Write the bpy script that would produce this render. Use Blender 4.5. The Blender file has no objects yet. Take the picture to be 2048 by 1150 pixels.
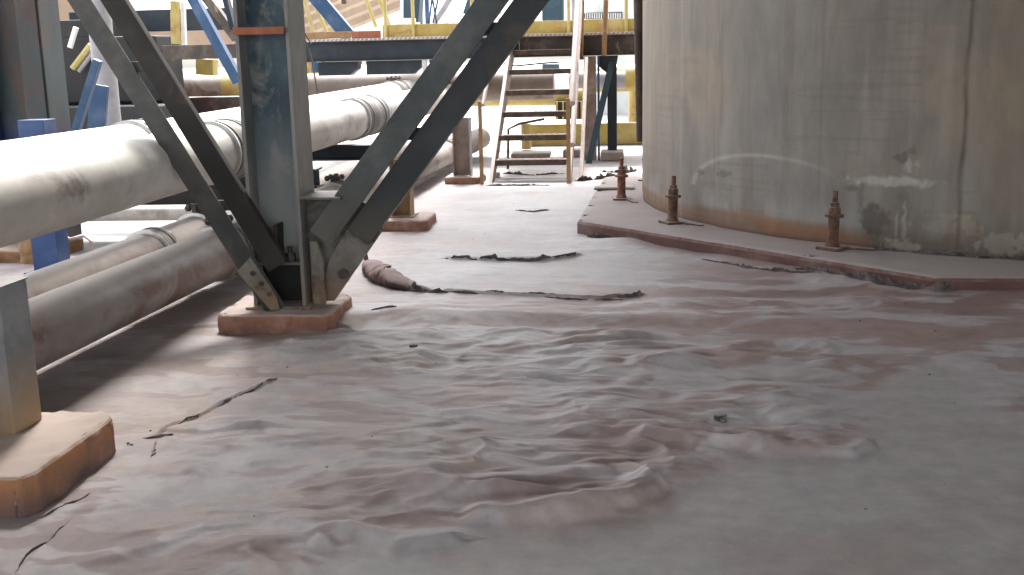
import bpy, math, random
import numpy as np
from mathutils import Vector, Matrix

# ------------------------------------------------------------------ camera
S = bpy.context.scene
cam_d = bpy.data.cameras.new('camera'); cam = bpy.data.objects.new('camera', cam_d)
S.collection.objects.link(cam); S.camera = cam
cam_d.sensor_width = 36.0; cam_d.lens = 36.0 * 2200 / 2048
cam_d.clip_start = 0.05; cam_d.clip_end = 3000
Rv = Vector((0.994737, 0.100021, -0.022212)); Uv = Vector((0.001252, 0.204910, 0.978780)); Fv = Vector((-0.102450, 0.973657, -0.203707))
m = Matrix((Rv, Uv, -Fv)).transposed().to_4x4(); m.translation = (0, 0, 1.5)
cam.matrix_world = m

# ------------------------------------------------------------------ sky, sun, exposure
SUN_EL, SUN_AZ = math.radians(58), math.radians(-6)     # azimuth from +Y towards +X
w = bpy.data.worlds.new('World'); S.world = w; w.use_nodes = True
nt = w.node_tree; bg = nt.nodes['Background']
sky = nt.nodes.new('ShaderNodeTexSky'); sky.sky_type = 'NISHITA'; sky.sun_disc = False
sky.sun_elevation = SUN_EL; sky.sun_rotation = SUN_AZ; sky.dust_density = 4.0; sky.air_density = 1.0; sky.ozone_density = 1.0
hs = nt.nodes.new('ShaderNodeHueSaturation'); hs.inputs['Saturation'].default_value = 0.25
nt.links.new(sky.outputs[0], hs.inputs['Color']); nt.links.new(hs.outputs[0], bg.inputs['Color'])
bg.inputs['Strength'].default_value = 0.15
sd = bpy.data.lights.new('sun', 'SUN'); sd.energy = 1.5; sd.angle = math.radians(14); sd.color = (1, 0.965, 0.92)
so = bpy.data.objects.new('sun', sd); S.collection.objects.link(so)
dirv = Vector((math.sin(SUN_AZ) * math.cos(SUN_EL), math.cos(SUN_AZ) * math.cos(SUN_EL), math.sin(SUN_EL)))
so.rotation_euler = dirv.to_track_quat('Z', 'Y').to_euler(); so.location = (0, 0, 30)
S.view_settings.view_transform = 'Standard'; S.view_settings.look = 'None'
S.view_settings.exposure = 2.3; S.view_settings.gamma = 1.0
S.render.engine = 'CYCLES'
S.cycles.max_bounces = 8; S.cycles.diffuse_bounces = 5

C = S.collection
rng = np.random.RandomState(7); random.seed(5)

# ------------------------------------------------------------------ noise (numpy)
def vnoise(x, y, seed=0):
    r = np.random.RandomState(seed); T = r.rand(256, 256)
    xi = np.floor(x).astype(int); yi = np.floor(y).astype(int)
    fx = x - xi; fy = y - yi; fx = fx*fx*fx*(fx*(fx*6-15)+10); fy = fy*fy*fy*(fy*(fy*6-15)+10)
    a = T[xi & 255, yi & 255]; b = T[(xi+1) & 255, yi & 255]; c = T[xi & 255, (yi+1) & 255]; d = T[(xi+1) & 255, (yi+1) & 255]
    return (a*(1-fx)+b*fx)*(1-fy) + (c*(1-fx)+d*fx)*fy
def fbm(x, y, seed=0, o=4):
    s = 0; a = 1; t = 0
    for k in range(o):
        s = s + a*vnoise(x*2**k + 17.3*k, y*2**k + 9.1*k, seed+k); t += a; a *= .5
    return s/t
def sstep(a, b, x):
    t = np.clip((x-a)/(b-a), 0, 1); return t*t*(3-2*t)
def pdist(x, y, pts):
    """distance to a polyline, signed side, and parameter 0..1"""
    best = np.full(x.shape, 1e9); side = np.zeros(x.shape); par = np.zeros(x.shape); n = len(pts)-1
    for i in range(n):
        ax, ay = pts[i][:2]; bx, by = pts[i+1][:2]; dx, dy = bx-ax, by-ay; L = dx*dx+dy*dy
        t = np.clip(((x-ax)*dx+(y-ay)*dy)/L, 0, 1); d = np.hypot(x-ax-t*dx, y-ay-t*dy)
        k = d < best; best = np.where(k, d, best); side = np.where(k, np.sign((x-ax)*dy-(y-ay)*dx), side); par = np.where(k, (i+t)/n, par)
    return best, side, par

# ------------------------------------------------------------------ materials
def nodes(name):
    M = bpy.data.materials.new(name); M.use_nodes = True
    return M, M.node_tree, M.node_tree.nodes['Principled BSDF']
def N(t, kind, **kw):
    n = t.nodes.new(kind)
    for k, v in kw.items():
        if k in n.inputs: n.inputs[k].default_value = v
        else: setattr(n, k, v)
    return n
def noise(t, vec, scale, detail=5, rough=.6, dist=0.0):
    n = N(t, 'ShaderNodeTexNoise', Scale=scale, Detail=detail, Roughness=rough, Distortion=dist)
    t.links.new(vec, n.inputs['Vector']); return n.outputs['Fac']
def ramp(t, fac, a, b):
    n = N(t, 'ShaderNodeMapRange'); n.inputs['From Min'].default_value = a; n.inputs['From Max'].default_value = b
    t.links.new(fac, n.inputs['Value']); return n.outputs[0]
def mix(t, fac, a, b, blend='MIX'):
    n = t.nodes.new('ShaderNodeMix'); n.data_type = 'RGBA'; n.blend_type = blend
    for s, v in ((0, fac), (6, a), (7, b)):
        if hasattr(v, 'links') or hasattr(v, 'is_output'): t.links.new(v, n.inputs[s])
        else: n.inputs[s].default_value = v if s == 0 else (v[0], v[1], v[2], 1)
    return n.outputs[2]
def math_(t, op, a, b):
    n = t.nodes.new('ShaderNodeMath'); n.operation = op
    for s, v in ((0, a), (1, b)):
        if hasattr(v, 'is_output'): t.links.new(v, n.inputs[s])
        else: n.inputs[s].default_value = v
    return n.outputs[0]
def coords(t, kind='Object', sc=(1, 1, 1)):
    tc = t.nodes.new('ShaderNodeTexCoord'); mp = t.nodes.new('ShaderNodeMapping'); mp.inputs['Scale'].default_value = sc
    if kind == 'World':
        g = t.nodes.new('ShaderNodeNewGeometry'); t.links.new(g.outputs['Position'], mp.inputs['Vector'])
    else: t.links.new(tc.outputs[kind], mp.inputs['Vector'])
    return mp.outputs[0]
def bump(t, bsdf, h, strength=.3, dist=.01):
    b = N(t, 'ShaderNodeBump', Strength=strength, Distance=dist); t.links.new(h, b.inputs['Height']); t.links.new(b.outputs[0], bsdf.inputs['Normal'])

DUST = (.46, .405, .375)
def dirty(name, base, second=None, rust=None, rust_amt=.35, dust=.6, rough=.6, scale=3.0, metallic=0.0, stretch=(1, 1, 1), low=None, low_z=(0, .3), bumpd=.004, dustc=DUST):
    """old paint: two blotchy tones, rust patches, dust that settled on upward faces; low = paint of another colour near the floor"""
    M, t, b = nodes(name); v = coords(t, 'World', stretch)
    n1 = noise(t, v, scale); n2 = noise(t, v, scale*4.3, 6, .7); n3 = noise(t, v, scale*.9+.7, 6, .65, .6)
    second = second or tuple(min(1, c*1.5+.02) for c in base)
    col = mix(t, ramp(t, n1, .38, .66), base, second)
    col = mix(t, math_(t, 'MULTIPLY', ramp(t, n2, .45, .75), .35), col, tuple(c*.55 for c in base))
    g = t.nodes.new('ShaderNodeNewGeometry'); sp = t.nodes.new('ShaderNodeSeparateXYZ'); t.links.new(g.outputs['Position'], sp.inputs[0])
    if low:
        zz = math_(t, 'ADD', sp.outputs[2], math_(t, 'MULTIPLY', math_(t, 'SUBTRACT', n1, .5), .25))
        col = mix(t, ramp(t, zz, low_z[1], low_z[0]), col, low)
    if rust: col = mix(t, math_(t, 'MULTIPLY', ramp(t, n3, .62-rust_amt*.3, .74-rust_amt*.3), .85), col, rust)
    sn = t.nodes.new('ShaderNodeSeparateXYZ'); t.links.new(g.outputs['Normal'], sn.inputs[0])
    up = math_(t, 'MULTIPLY', ramp(t, math_(t, 'ADD', sn.outputs[2], math_(t, 'MULTIPLY', math_(t, 'SUBTRACT', n2, .5), .7)), .35, .85), dust)
    col = mix(t, math_(t, 'ADD', up, math_(t, 'MULTIPLY', ramp(t, n1, .5, .7), dust*.25)), col, dustc)
    t.links.new(col, b.inputs['Base Color'])
    b.inputs['Roughness'].default_value = rough; b.inputs['Metallic'].default_value = metallic
    bump(t, b, n2, .5, bumpd)
    return M

M_teal = dirty('aged teal paint', (.014, .045, .068), (.05, .11, .145), (.24, .24, .23), .30, .45, .5, 4.5, low=(.34, .35, .33), low_z=(.45, 1.25), stretch=(1, 1, .6))
M_tealflange = dirty('grey dusty flange', (.17, .17, .165), (.26, .255, .245), (.09, .07, .055), .1, .5, .6, 3.5, low=(.24, .19, .14), low_z=(.1, .5), stretch=(1, 1, .5))
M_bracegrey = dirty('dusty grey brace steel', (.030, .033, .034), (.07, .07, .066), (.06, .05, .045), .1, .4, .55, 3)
M_bracedark = dirty('brown shade-toned brace steel', (.010, .008, .007), (.02, .016, .014), (.07, .038, .025), .2, .12, .65, 3)  # shade of the darker left brace leg put into its colour
M_bracetl = dirty('dark teal brace steel', (.006, .011, .014), (.012, .02, .023), (.04, .03, .022), .2, .12, .5, 2.6, low=(.10, .085, .065), low_z=(.35, .8))  # shaded leg of the right brace, its shade put into the colour
M_bracelit = dirty('teal grey brace leg', (.034, .047, .050), (.08, .09, .09), (.09, .08, .07), .15, .3, .5, 2.6, low=(.12, .11, .09), low_z=(.4, .9))  # paler leg beside it, the light it catches put into the colour
M_gusset = dirty('stained gusset steel', (.12, .11, .095), (.20, .185, .16), (.03, .025, .02), .25, .5, .7, 5, low=(.26, .17, .10), low_z=(.1, .36))
M_leftcol = dirty('left column paint', (.012, .030, .036), (.035, .06, .065), (.06, .028, .02), .55, .3, .5, 1.7, low=(.012, .03, .11), low_z=(.98, 1.12), stretch=(1, 1, .4))
M_pipe = dirty('dusty steel pipe', (.46, .43, .39), (.60, .575, .53), (.17, .14, .115), .2, .9, .62, 2.2, stretch=(1, .7, 1), bumpd=.003, dustc=(.76, .74, .69))
M_pipe_low = dirty('rust stained steel pipe', (.20, .168, .148), (.29, .26, .235), (.135, .062, .042), .52, .8, .5, 2.4, stretch=(1, .6, 1), bumpd=.003, dustc=(.44, .40, .37))
M_header = dirty('tan dusty header pipe', (.17, .135, .105), (.24, .20, .165), (.12, .08, .05), .3, .5, .6, 1.5)
M_coupling = dirty('coupling sleeve', (.10, .092, .088), (.18, .165, .15), (.14, .08, .05), .3, .5, .55, 6)
M_band = dirty('bright clamp band', (.36, .35, .34), (.5, .49, .47), None, 0, .3, .3, 8, metallic=.7)
M_bolt = dirty('black bolts', (.03, .027, .025), (.06, .05, .045), (.12, .07, .04), .3, .3, .6, 12)
M_pinkped = dirty('orange painted plinth', (.34, .15, .09), (.42, .24, .17), (.20, .11, .08), .3, 1.0, .85, 6, dustc=(.44, .355, .33), low=(.20, .12, .10), low_z=(-.04, .07))
M_orangeped = dirty('orange painted plinth near', (.40, .20, .085), (.38, .14, .075), (.24, .12, .08), .35, 1.0, .85, 5, dustc=(.46, .37, .32), low=(.12, .085, .08), low_z=(-.01, .12))
M_post = dirty('galvanised post with orange base', (.17, .18, .19), (.27, .28, .28), (.14, .12, .10), .2, .5, .55, 4, low=(.30, .20, .11), low_z=(.20, .46))
M_ypost = dirty('ochre post', (.30, .17, .07), (.36, .22, .11), (.22, .11, .05), .3, .5, .7, 5)
M_yellow = dirty('faded yellow paint', (.36, .27, .06), (.44, .35, .12), (.30, .16, .05), .3, .5, .6, 3, dustc=(.6, .55, .45))
M_yrail = dirty('yellow rail paint', (.40, .33, .10), (.48, .41, .18), None, 0, .4, .55, 3)
M_rustbar = dirty('rust red bar', (.30, .085, .04), (.36, .13, .07), None, 0, .3, .7, 5)
M_bolt_r = dirty('rusted anchor', (.17, .075, .04), (.25, .12, .07), (.06, .03, .025), .35, .6, .85, 14)
M_bolt_d = dirty('dark rusted anchor', (.115, .055, .032), (.17, .09, .055), (.04, .025, .02), .35, .5, .85, 14)
M_pad = dirty('tank plinth paint', (.12, .05, .04), (.17, .085, .065), (.10, .05, .04), .4, .95, .8, 2.4, dustc=(.33, .285, .27), low=(.09, .06, .055), low_z=(-.02, .075))
M_blue = dirty('bright blue paint', (.012, .055, .135), (.024, .085, .19), (.1, .1, .1), .05, .4, .5, 3)
M_blue2 = dirty('strong blue paint', (.010, .045, .16), (.018, .07, .21), (.05, .05, .06), .1, .2, .5, 4)
M_navy = dirty('navy beam', (.007, .015, .024), (.014, .026, .038), (.03, .014, .012), .2, .15, .55, 2)
M_brownbeam = dirty('brown beam', (.05, .04, .033), (.09, .07, .055), (.3, .25, .16), .1, .5, .7, 4)
M_stair = dirty('dusty brown stair steel', (.24, .175, .145), (.33, .26, .22), (.16, .10, .07), .25, .7, .7, 5)
M_tread = dirty('rusty tread', (.06, .038, .028), (.11, .075, .055), None, 0, .3, .8, 8)
M_handrail = dirty('pale pinkish handrail', (.36, .27, .24), (.46, .37, .33), (.25, .16, .12), .2, .4, .6, 9)
M_tan = dirty('tan sheeting', (.30, .21, .145), (.36, .27, .19), None, 0, .1, .85, 1.2)
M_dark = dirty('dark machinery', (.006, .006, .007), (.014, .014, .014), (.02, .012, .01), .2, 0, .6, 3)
M_greyv = dirty('grey painted pipe', (.27, .27, .29), (.34, .34, .35), None, 0, .3, .5, 3)
M_tan2 = dirty('light tan sheeting', (.42, .33, .25), (.48, .39, .31), None, 0, .1, .85, 1.2)
M_white = dirty('white paint', (.72, .72, .72), (.8, .8, .8), None, 0, .1, .6, 3)
M_wall = dirty('pale plaster', (.55, .58, .56), (.66, .68, .65), (.42, .46, .44), .2, .1, .8, .8)
M_slate = dirty('slate blue panel', (.015, .045, .07), (.03, .07, .095), None, 0, .1, .6, 1.5)
M_roof = dirty('grimy concrete slab', (.18, .17, .16), (.25, .24, .22), None, 0, 0, .9, .7)
M_tear = dirty('torn dark membrane', (.055, .045, .043), (.15, .125, .118), (.17, .12, .105), .15, .5, .85, 14)
M_flap = dirty('pink membrane flap', (.13, .065, .055), (.24, .135, .12), (.03, .02, .02), .45, .6, .85, 12, dustc=(.40, .32, .30), low=(.05, .03, .028), low_z=(.02, .09))
M_slab = dirty('broken slab', (.32, .27, .25), (.42, .36, .33), None, 0, .6, .9, 6)
M_wire = dirty('wire', (.03, .025, .025), None, None, 0, .1, .5, 3)
M_brownpipe = dirty('brown machinery', (.03, .016, .012), (.055, .032, .025), (.12, .06, .045), .3, .5, .7, 2)

def vcol_mat(name, rough, fine_scale, bump_s, bump_d, stretch=(1, 1, 1), spec=.5):
    M, t, b = nodes(name); v = coords(t, 'World', stretch)
    a = N(t, 'ShaderNodeVertexColor'); a.layer_name = 'tone'
    n1 = noise(t, v, fine_scale, 8, .7); n2 = noise(t, v, fine_scale*6, 4, .6)
    col = mix(t, 1.0, a.outputs['Color'], mix(t, ramp(t, n1, .3, .7), (.80, .80, .80), (1.14, 1.13, 1.12)), 'MULTIPLY')
    col = mix(t, math_(t, 'MULTIPLY', ramp(t, n2, .62, .7), .22), col, (.16, .13, .12))
    t.links.new(col, b.inputs['Base Color'])
    r = math_(t, 'ADD', math_(t, 'MULTIPLY', n1, .25), rough-.12); t.links.new(r, b.inputs['Roughness']); n3 = noise(t, v, fine_scale*17, 3, .7)
    b.inputs['Specular IOR Level'].default_value = spec
    bump(t, b, math_(t, 'ADD', n1, math_(t, 'ADD', math_(t, 'MULTIPLY', n2, .35), math_(t, 'MULTIPLY', n3, .22))), bump_s, bump_d)
    return M
M_floor = vcol_mat('dusty membrane', .60, 9, .3, .004, spec=.38)
M_tankm = vcol_mat('weathered tank shell', .62, 6, .3, .004, (1, 1, .35), spec=.25)

# ------------------------------------------------------------------ mesh helpers
def wloc(o):
    v = Vector(o.location)
    while o.parent is not None: o = o.parent; v += Vector(o.location)
    return v
class MB:
    def __init__(s): s.v = []; s.f = []; s.smooth = False
    def add(s, vs, fs):
        o = len(s.v); s.v += [tuple(map(float, q)) for q in vs]; s.f += [tuple(i+o for i in f) for f in fs]; return s
    def box(s, a, b):
        x0, y0, z0 = a; x1, y1, z1 = b
        return s.add([(x0,y0,z0),(x1,y0,z0),(x1,y1,z0),(x0,y1,z0),(x0,y0,z1),(x1,y0,z1),(x1,y1,z1),(x0,y1,z1)],
                     [(0,3,2,1),(4,5,6,7),(0,1,5,4),(1,2,6,5),(2,3,7,6),(3,0,4,7)])
    def prism(s, poly, d):
        """polygon (list of 3D points) pushed along vector d"""
        n = len(poly); d = np.array(d, float); P = [np.array(q, float) for q in poly]
        nn = np.zeros(3)
        for i in range(n): nn += np.cross(P[i], P[(i+1) % n])
        if nn @ d > 0: P = P[::-1]
        vs = P + [q+d for q in P]
        return s.add(vs, [tuple(range(n)), tuple(range(2*n-1, n-1, -1))] + [(i, n+i, n+(i+1) % n, (i+1) % n) for i in range(n)])
    def bar(s, p, q, w, h, up=(0, 0, 1)):
        p, q = np.array(p, float), np.array(q, float); d = q-p; L = np.linalg.norm(d); d /= L
        up = np.array(up, float); sd = np.cross(d, up)
        if np.linalg.norm(sd) < 1e-4: sd = np.cross(d, (0, 1, 0))
        sd /= np.linalg.norm(sd); u = np.cross(sd, d)
        return s.prism([p+sd*w/2+u*h/2, p-sd*w/2+u*h/2, p-sd*w/2-u*h/2, p+sd*w/2-u*h/2], q-p)
    def tube(s, pts, r, n=12, caps=True):
        pts = [np.array(p, float) for p in pts]; m_ = len(pts); rs = r if hasattr(r, '__len__') else [r]*m_
        o = len(s.v); fr = None; rings = []
        for i, p in enumerate(pts):
            d = pts[min(i+1, m_-1)]-pts[max(i-1, 0)]; d /= np.linalg.norm(d)
            if fr is None:
                a = np.array((0, 0, 1.)) if abs(d[2]) < .9 else np.array((1., 0, 0)); fr = np.cross(d, a)
            fr = fr - d*(fr @ d); fr /= np.linalg.norm(fr); bb = np.cross(d, fr)
            rings.append([p + rs[i]*(math.cos(2*math.pi*k/n)*fr + math.sin(2*math.pi*k/n)*bb) for k in range(n)])
        vs = [q for rg in rings for q in rg]; fs = []
        for i in range(m_-1):
            for k in range(n):
                a = i*n+k; b_ = i*n+(k+1) % n; fs.append((a, b_, b_+n, a+n))
        if caps: fs += [tuple(range(n-1, -1, -1)), tuple(range((m_-1)*n, m_*n))]
        s.smooth = True
        return s.add(vs, fs)
    def build(s, name, mat, parent=None, bevel=0, smooth=None, kind=None):
        me = bpy.data.meshes.new(name); me.from_pydata(s.v, [], s.f); me.validate(); me.update(); me.materials.append(mat)
        sm = s.smooth if smooth is None else smooth
        if sm:
            me.polygons.foreach_set('use_smooth', [True]*len(me.polygons)); me.set_sharp_from_angle(angle=math.radians(40))
        o = bpy.data.objects.new(name, me); C.objects.link(o)
        if parent is not None:
            o.parent = parent; o.location = -wloc(parent)
        if bevel:
            bm_ = o.modifiers.new('bevel', 'BEVEL'); bm_.width = bevel; bm_.segments = 2; bm_.limit_method = 'ANGLE'
        if kind: o['kind'] = kind
        return o
def roughen(o, lev, amt, size):
    tx = bpy.data.textures.new('worn concrete', 'CLOUDS'); tx.noise_scale = size; tx.noise_depth = 3
    sb = o.modifiers.new('subdivide', 'SUBSURF'); sb.subdivision_type = 'SIMPLE'; sb.levels = sb.render_levels = lev
    dm = o.modifiers.new('wear', 'DISPLACE'); dm.texture = tx; dm.texture_coords = 'GLOBAL'; dm.strength = amt; dm.mid_level = .5
    o.data.polygons.foreach_set('use_smooth', [True]*len(o.data.polygons))
def thing(name, label, cat, loc=(0, 0, 0), group=None):
    o = bpy.data.objects.new(name, None); C.objects.link(o); o.location = loc; o.empty_display_size = .2
    o['label'] = label; o['category'] = cat
    if group: o['group'] = group
    return o
def tag(o, label, cat, group=None):
    o['label'] = label; o['category'] = cat
    if group: o['group'] = group
    return o
def box(name, a, b, mat, parent=None, bevel=.004): return MB().box(a, b).build(name, mat, parent, bevel)
def grid_mesh(name, X, Y, Z, col, mat):
    r, c = X.shape; me = bpy.data.meshes.new(name)
    co = np.stack([X, Y, Z], -1).reshape(-1, 3).astype(np.float32); idx = np.arange(r*c).reshape(r, c)
    q = np.stack([idx[:-1, :-1], idx[:-1, 1:], idx[1:, 1:], idx[1:, :-1]], -1).reshape(-1, 4)
    me.vertices.add(r*c); me.vertices.foreach_set('co', co.ravel())
    me.loops.add(q.size); me.loops.foreach_set('vertex_index', q.ravel().astype(np.int32))
    me.polygons.add(len(q)); me.polygons.foreach_set('loop_start', np.arange(0, q.size, 4, dtype=np.int32))
    me.update(calc_edges=True); me.polygons.foreach_set('use_smooth', np.ones(len(q), bool))
    ca = me.color_attributes.new('tone', 'FLOAT_COLOR', 'POINT')
    ca.data.foreach_set('color', np.concatenate([np.clip(col, 0, 1).reshape(-1, 3), np.ones((r*c, 1))], 1).astype(np.float32).ravel())
    me.materials.append(mat); o = bpy.data.objects.new(name, me); C.objects.link(o); return o

# ------------------------------------------------------------------ ground: wrinkled membrane floor
TC = np.array([3.82, 10.97]); TR = 3.65
LIP = [(-.56, 3.40), (-.38, 3.385), (-.15, 3.43), (.02, 3.52), (.10, 3.66), (.06, 3.82)]
SEAM = [(-1.55, 6.02), (-.6, 6.00), (.19, 6.03), (.9, 5.9), (2.1, 5.70), (3.2, 5.6)]
SMOOTH = [(-1.0, 2.9), (-.72, 3.2), (-.5, 3.30), (-.1, 3.36), (.10, 3.50), (.30, 3.82), (.43, 3.98), (.80, 4.02), (.98, 4.3), (1.18, 5.0), (1.5, 5.32), (1.62, 5.2), (1.50, 4.7), (1.62, 4.4), (2.2, 4.3)]
def floor_height(x, y):
    wx = fbm(x*1.7, y*1.7, 11)-.5; wy = fbm(x*1.7+40, y*1.7, 12)-.5
    u = x+wx*.42; v = y+wy*.42
    n = fbm(u*2.9, v*4.4, 21, 3)
    r1 = (1-np.abs(2*n-1))**2.2
    n2 = fbm(u*5.2+9, v*8.5, 31, 3); r2 = (1-np.abs(2*n2-1))**2.2
    pillow = fbm(x*1.1, y*1.5, 41, 2)-.5
    d, s, _ = pdist(x, y, SMOOTH); ins = np.where(s < 0, 1, -1)*d             # > 0 on the wrinkled side
    A = sstep(-.06, .16, ins)
    A = A*np.where(y < 5.9, 1, .25+.35*sstep(.1, .6, x)*sstep(8.0, 7.0, y))
    A = A*sstep(-2.2, -1.6, x+.12*(y-4)) + .05
    A = A*(.62+1.3*sstep(.35, .62, fbm(x*1.3+5, y*1.3, 51, 2)))
    A = A*(1-.4*sstep(-.7, -1.3, x)*sstep(4.2, 3.6, y))
    h = A*(.012*r1 + .004*r2) + .022*pillow*(.5+A) + A*.012*(fbm(u*2.2, v*3.6, 22, 2)-.5)
    rr_ = np.random.RandomState(77); BB = np.zeros(x.shape)
    for k in range(560):
        cx = rr_.uniform(-1.9, 1.7); cy = rr_.uniform(3.0, 7.3) if k < 520 else rr_.uniform(7.3, 12); L = rr_.uniform(.06, .20); wd = rr_.uniform(.020, .046)*(1+.12*(cy-3)); an = rr_.normal(0, .28); am = rr_.uniform(.006, .024)*(1 if cy < 6 else .8); cu = rr_.uniform(-1.6, 1.6)
        if x.ndim == 2:
            i0, i1 = np.searchsorted(y[:, 0], (cy-.45, cy+.45))
            if i1 <= i0: continue
            sl = slice(i0, i1)
        else: sl = slice(None)
        dx = u[sl]*.35+x[sl]*.65-cx; dy = v[sl]*.35+y[sl]*.65-cy; a_ = dx*math.cos(an)+dy*math.sin(an); b_ = -dx*math.sin(an)+dy*math.cos(an)+cu*a_*a_
        BB[sl] += am*np.exp(-(a_/L)**2)*np.where(b_ < 0, np.exp(-(b_/(wd*.5))**2), np.exp(-(b_/(wd*2.0))**2))
    h = h+A*.019*np.tanh(BB/.022)
    # the lip of the loose sheet
    d, s, p = pdist(x, y, LIP); jag = .02*(vnoise(x*18, y*18, 61)-.5)
    h += .040*np.where(s > 0, np.exp(-((d+jag)/.028)**2), np.exp(-((d+jag)/.075)**2))*sstep(0, .1, p)*sstep(1, .9, p) + .010*np.exp(-(d/.13)**2)*(s < 0)
    # the long straight lap seam: the far side lies higher
    d, s, p = pdist(x, y, SEAM); sd = np.where(s < 0, d, -d)
    st = .020*sstep(.45, .0, p-.15)+.008
    h += (st+.022)*sstep(-.005, .15+.08*vnoise(x*3, x*0, 63), sd)*np.exp(-np.clip(sd-.2, 0, 9)/.6)
    d2, s2, p2 = pdist(x, y, [(.0, 4.30), (.3, 4.16), (.62, 4.05), (.86, 4.06), (.93, 4.16)]); h += .026*np.where(s2 > 0, np.exp(-((d2+jag)/.025)**2), np.exp(-((d2+jag)/.06)**2))*sstep(0, .1, p2)
    d2, s2, p2 = pdist(x, y, [(-1.0, 3.14), (-.85, 3.22), (-.72, 3.14), (-.55, 3.20)]); h += .03*np.where(s2 > 0, np.exp(-((d2+jag)/.03)**2), np.exp(-((d2+jag)/.07)**2))*sstep(0, .1, p2)
    # ring shaped blister, hollows and mounds
    rr = np.hypot((x-.78)/.25, (y-5.55)/.17); h += .014*np.exp(-((rr-1)/.22)**2)
    for cx, cy, ax, ay, hh in ((.9, 6.9, .55, .10, -.022), (1.45, 6.55, .35, .07, -.02), (.35, 6.6, .3, .12, .02), (-.05, 8.9, .35, .22, .045), (-.30, 8.5, .25, .10, .025),
                               (-.75, 12.6, .7, .20, .05), (-.2, 12.4, .3, .25, .06), (-1.1, 12.3, .3, .1, .03), (-.9, 10.9, .3, .25, .015), (1.9, 6.35, .5, .06, -.015),
                               (-.62, 3.2, .18, .09, .016), (-1.25, 3.15, .25, .07, .014), (-1.3, 6.35, .3, .12, .02), (-1.0, 7.6, .5, .3, .02)):
        h += hh*np.exp(-((x-cx)/ax)**2-((y-cy)/ay)**2)
    # torn edges stand up a little
    for P_, a_, w_ in (([(-1.35, 8.2), (-.94, 8.13), (-.55, 8.17), (-.38, 8.29)], .022, .07), ([(-1.15, 6.93), (-.94, 6.83), (-.6, 6.74), (-.16, 6.64), (.08, 6.81)], .02, .05),
                       ([(-1.92, 4.18), (-1.89, 4.27), (-1.84, 4.41), (-1.82, 4.59), (-1.68, 4.9)], .012, .04), ([(-1.86, 3.28), (-1.84, 2.92)], .01, .04)):
        d, s, p = pdist(x, y, P_); h += a_*np.exp(-(d/w_)**2)*(s < 0) + .3*a_*np.exp(-(d/w_)**2)
    # sheet turned up against the tank plinth
    d, s, p = pdist(x, y, [(-.42, 9.45), (1.9, 6.9), (5, 6.75)]); h += .05*np.exp(-(d/.13)**2)*(.55+.9*(fbm(x*2.3, y*2.3, 71, 2)-.2))*sstep(.04, .3, p)
    return h
def floor_tone(x, y, h):
    g = np.array([.385, .368, .372]); pk = np.array([.385, .325, .315]); rs = np.array([.265, .185, .165]); pale = np.array([.41, .415, .425]); dk = np.array([.215, .185, .175]); tan = np.array([.42, .35, .30])
    wx = fbm(x*2, y*2, 81)-.5; wy = fbm(x*2+9, y*2+5, 82)-.5
    n = fbm((x+wx*.5)*1.5, (y+wy*.5)*2.2, 91, 5); n2 = fbm((x+wx*.3)*3.4, (y+wy*.3)*6, 92, 5); n3 = fbm(x*.55, y*.55, 93, 3)
    def L(a, b, k): return a*(1-k[..., None])+b*k[..., None]
    c = np.ones(x.shape+(3,))*g
    c = L(c, pk, .6*sstep(.46, .62, n)); c = L(c, tan, .6*sstep(.52, .66, n2)*sstep(3, -1, x)); c = L(c, np.array([.47, .455, .46]), .65*sstep(.50, .64, fbm((x+wx*.4)*2.6+7, (y+wy*.4)*4.2, 97, 4))*sstep(1.2, -.2, x))
    d, s, _ = pdist(x, y, SMOOTH); ins = np.where(s < 0, 1, -1)*d
    c = L(c, rs*.95, .75*sstep(.48, .58, n2*.6+n*.4+.02)*sstep(-1.2, .6, x)*sstep(-.02, .10, ins)*sstep(9, 7, y))
    sp1 = fbm((x+wx*.25)*3.1+31, (y+wy*.25)*8.5, 98, 4); c = L(c, np.array([.275, .215, .20]), .7*sstep(.54, .62, sp1)*sstep(-.02, .10, ins)*sstep(7.2, 6.6, y))
    c = L(c, rs*.8, .65*sstep(.50, .6, n2)*sstep(6.0, 6.5, y)*sstep(8, 7, y)*sstep(-.3, .8, x))
    c = L(c, np.array([.355, .350, .345]), .75*sstep(.05, -.12, ins)*(y < 6))
    c = L(c, rs, .25*sstep(.52, .66, fbm(x*1.6+3, y*1.6, 95))*sstep(0, -.2, ins))
    c = L(c, pale, .55*sstep(6.3, 8.2, y)*sstep(1.2, -.2, x)*sstep(.3, .5, n3+.1*(n-.5)+.05))
    c = L(c, dk, .6*sstep(-2.0, -2.6, x)*sstep(.35, .55, n))
    d, s, p = pdist(x, y, [(-.42, 9.45), (1.9, 6.9), (5, 6.75)]); c = L(c, rs*.75, .7*np.exp(-(d/.13)**2)*sstep(.02, .2, p))
    # relief shading painted in: hollows darkened as if shaded, high crests paled
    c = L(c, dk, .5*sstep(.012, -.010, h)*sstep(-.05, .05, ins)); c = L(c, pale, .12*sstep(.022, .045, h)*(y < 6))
    return c*np.array([1.01, .978, .975])
ys = [1.2]
while ys[-1] < 7.2: ys.append(ys[-1]+.0040+.0016*max(0, ys[-1]-3.0))
while ys[-1] < 17: ys.append(ys[-1]+.016+.0030*(ys[-1]-7.2))
ys = np.array(ys); xa = np.linspace(-1, 1, 700)
XX = np.zeros((len(ys), 700)); YY = np.zeros_like(XX)
for i, y in enumerate(ys): XX[i] = -.04*y + xa*(1.0+.60*y); YY[i] = y
HH = floor_height(XX, YY)
edge = np.minimum(sstep(0, .05, (1-np.abs(xa)))[None, :], sstep(17, 16, YY)); HH = HH*edge
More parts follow.
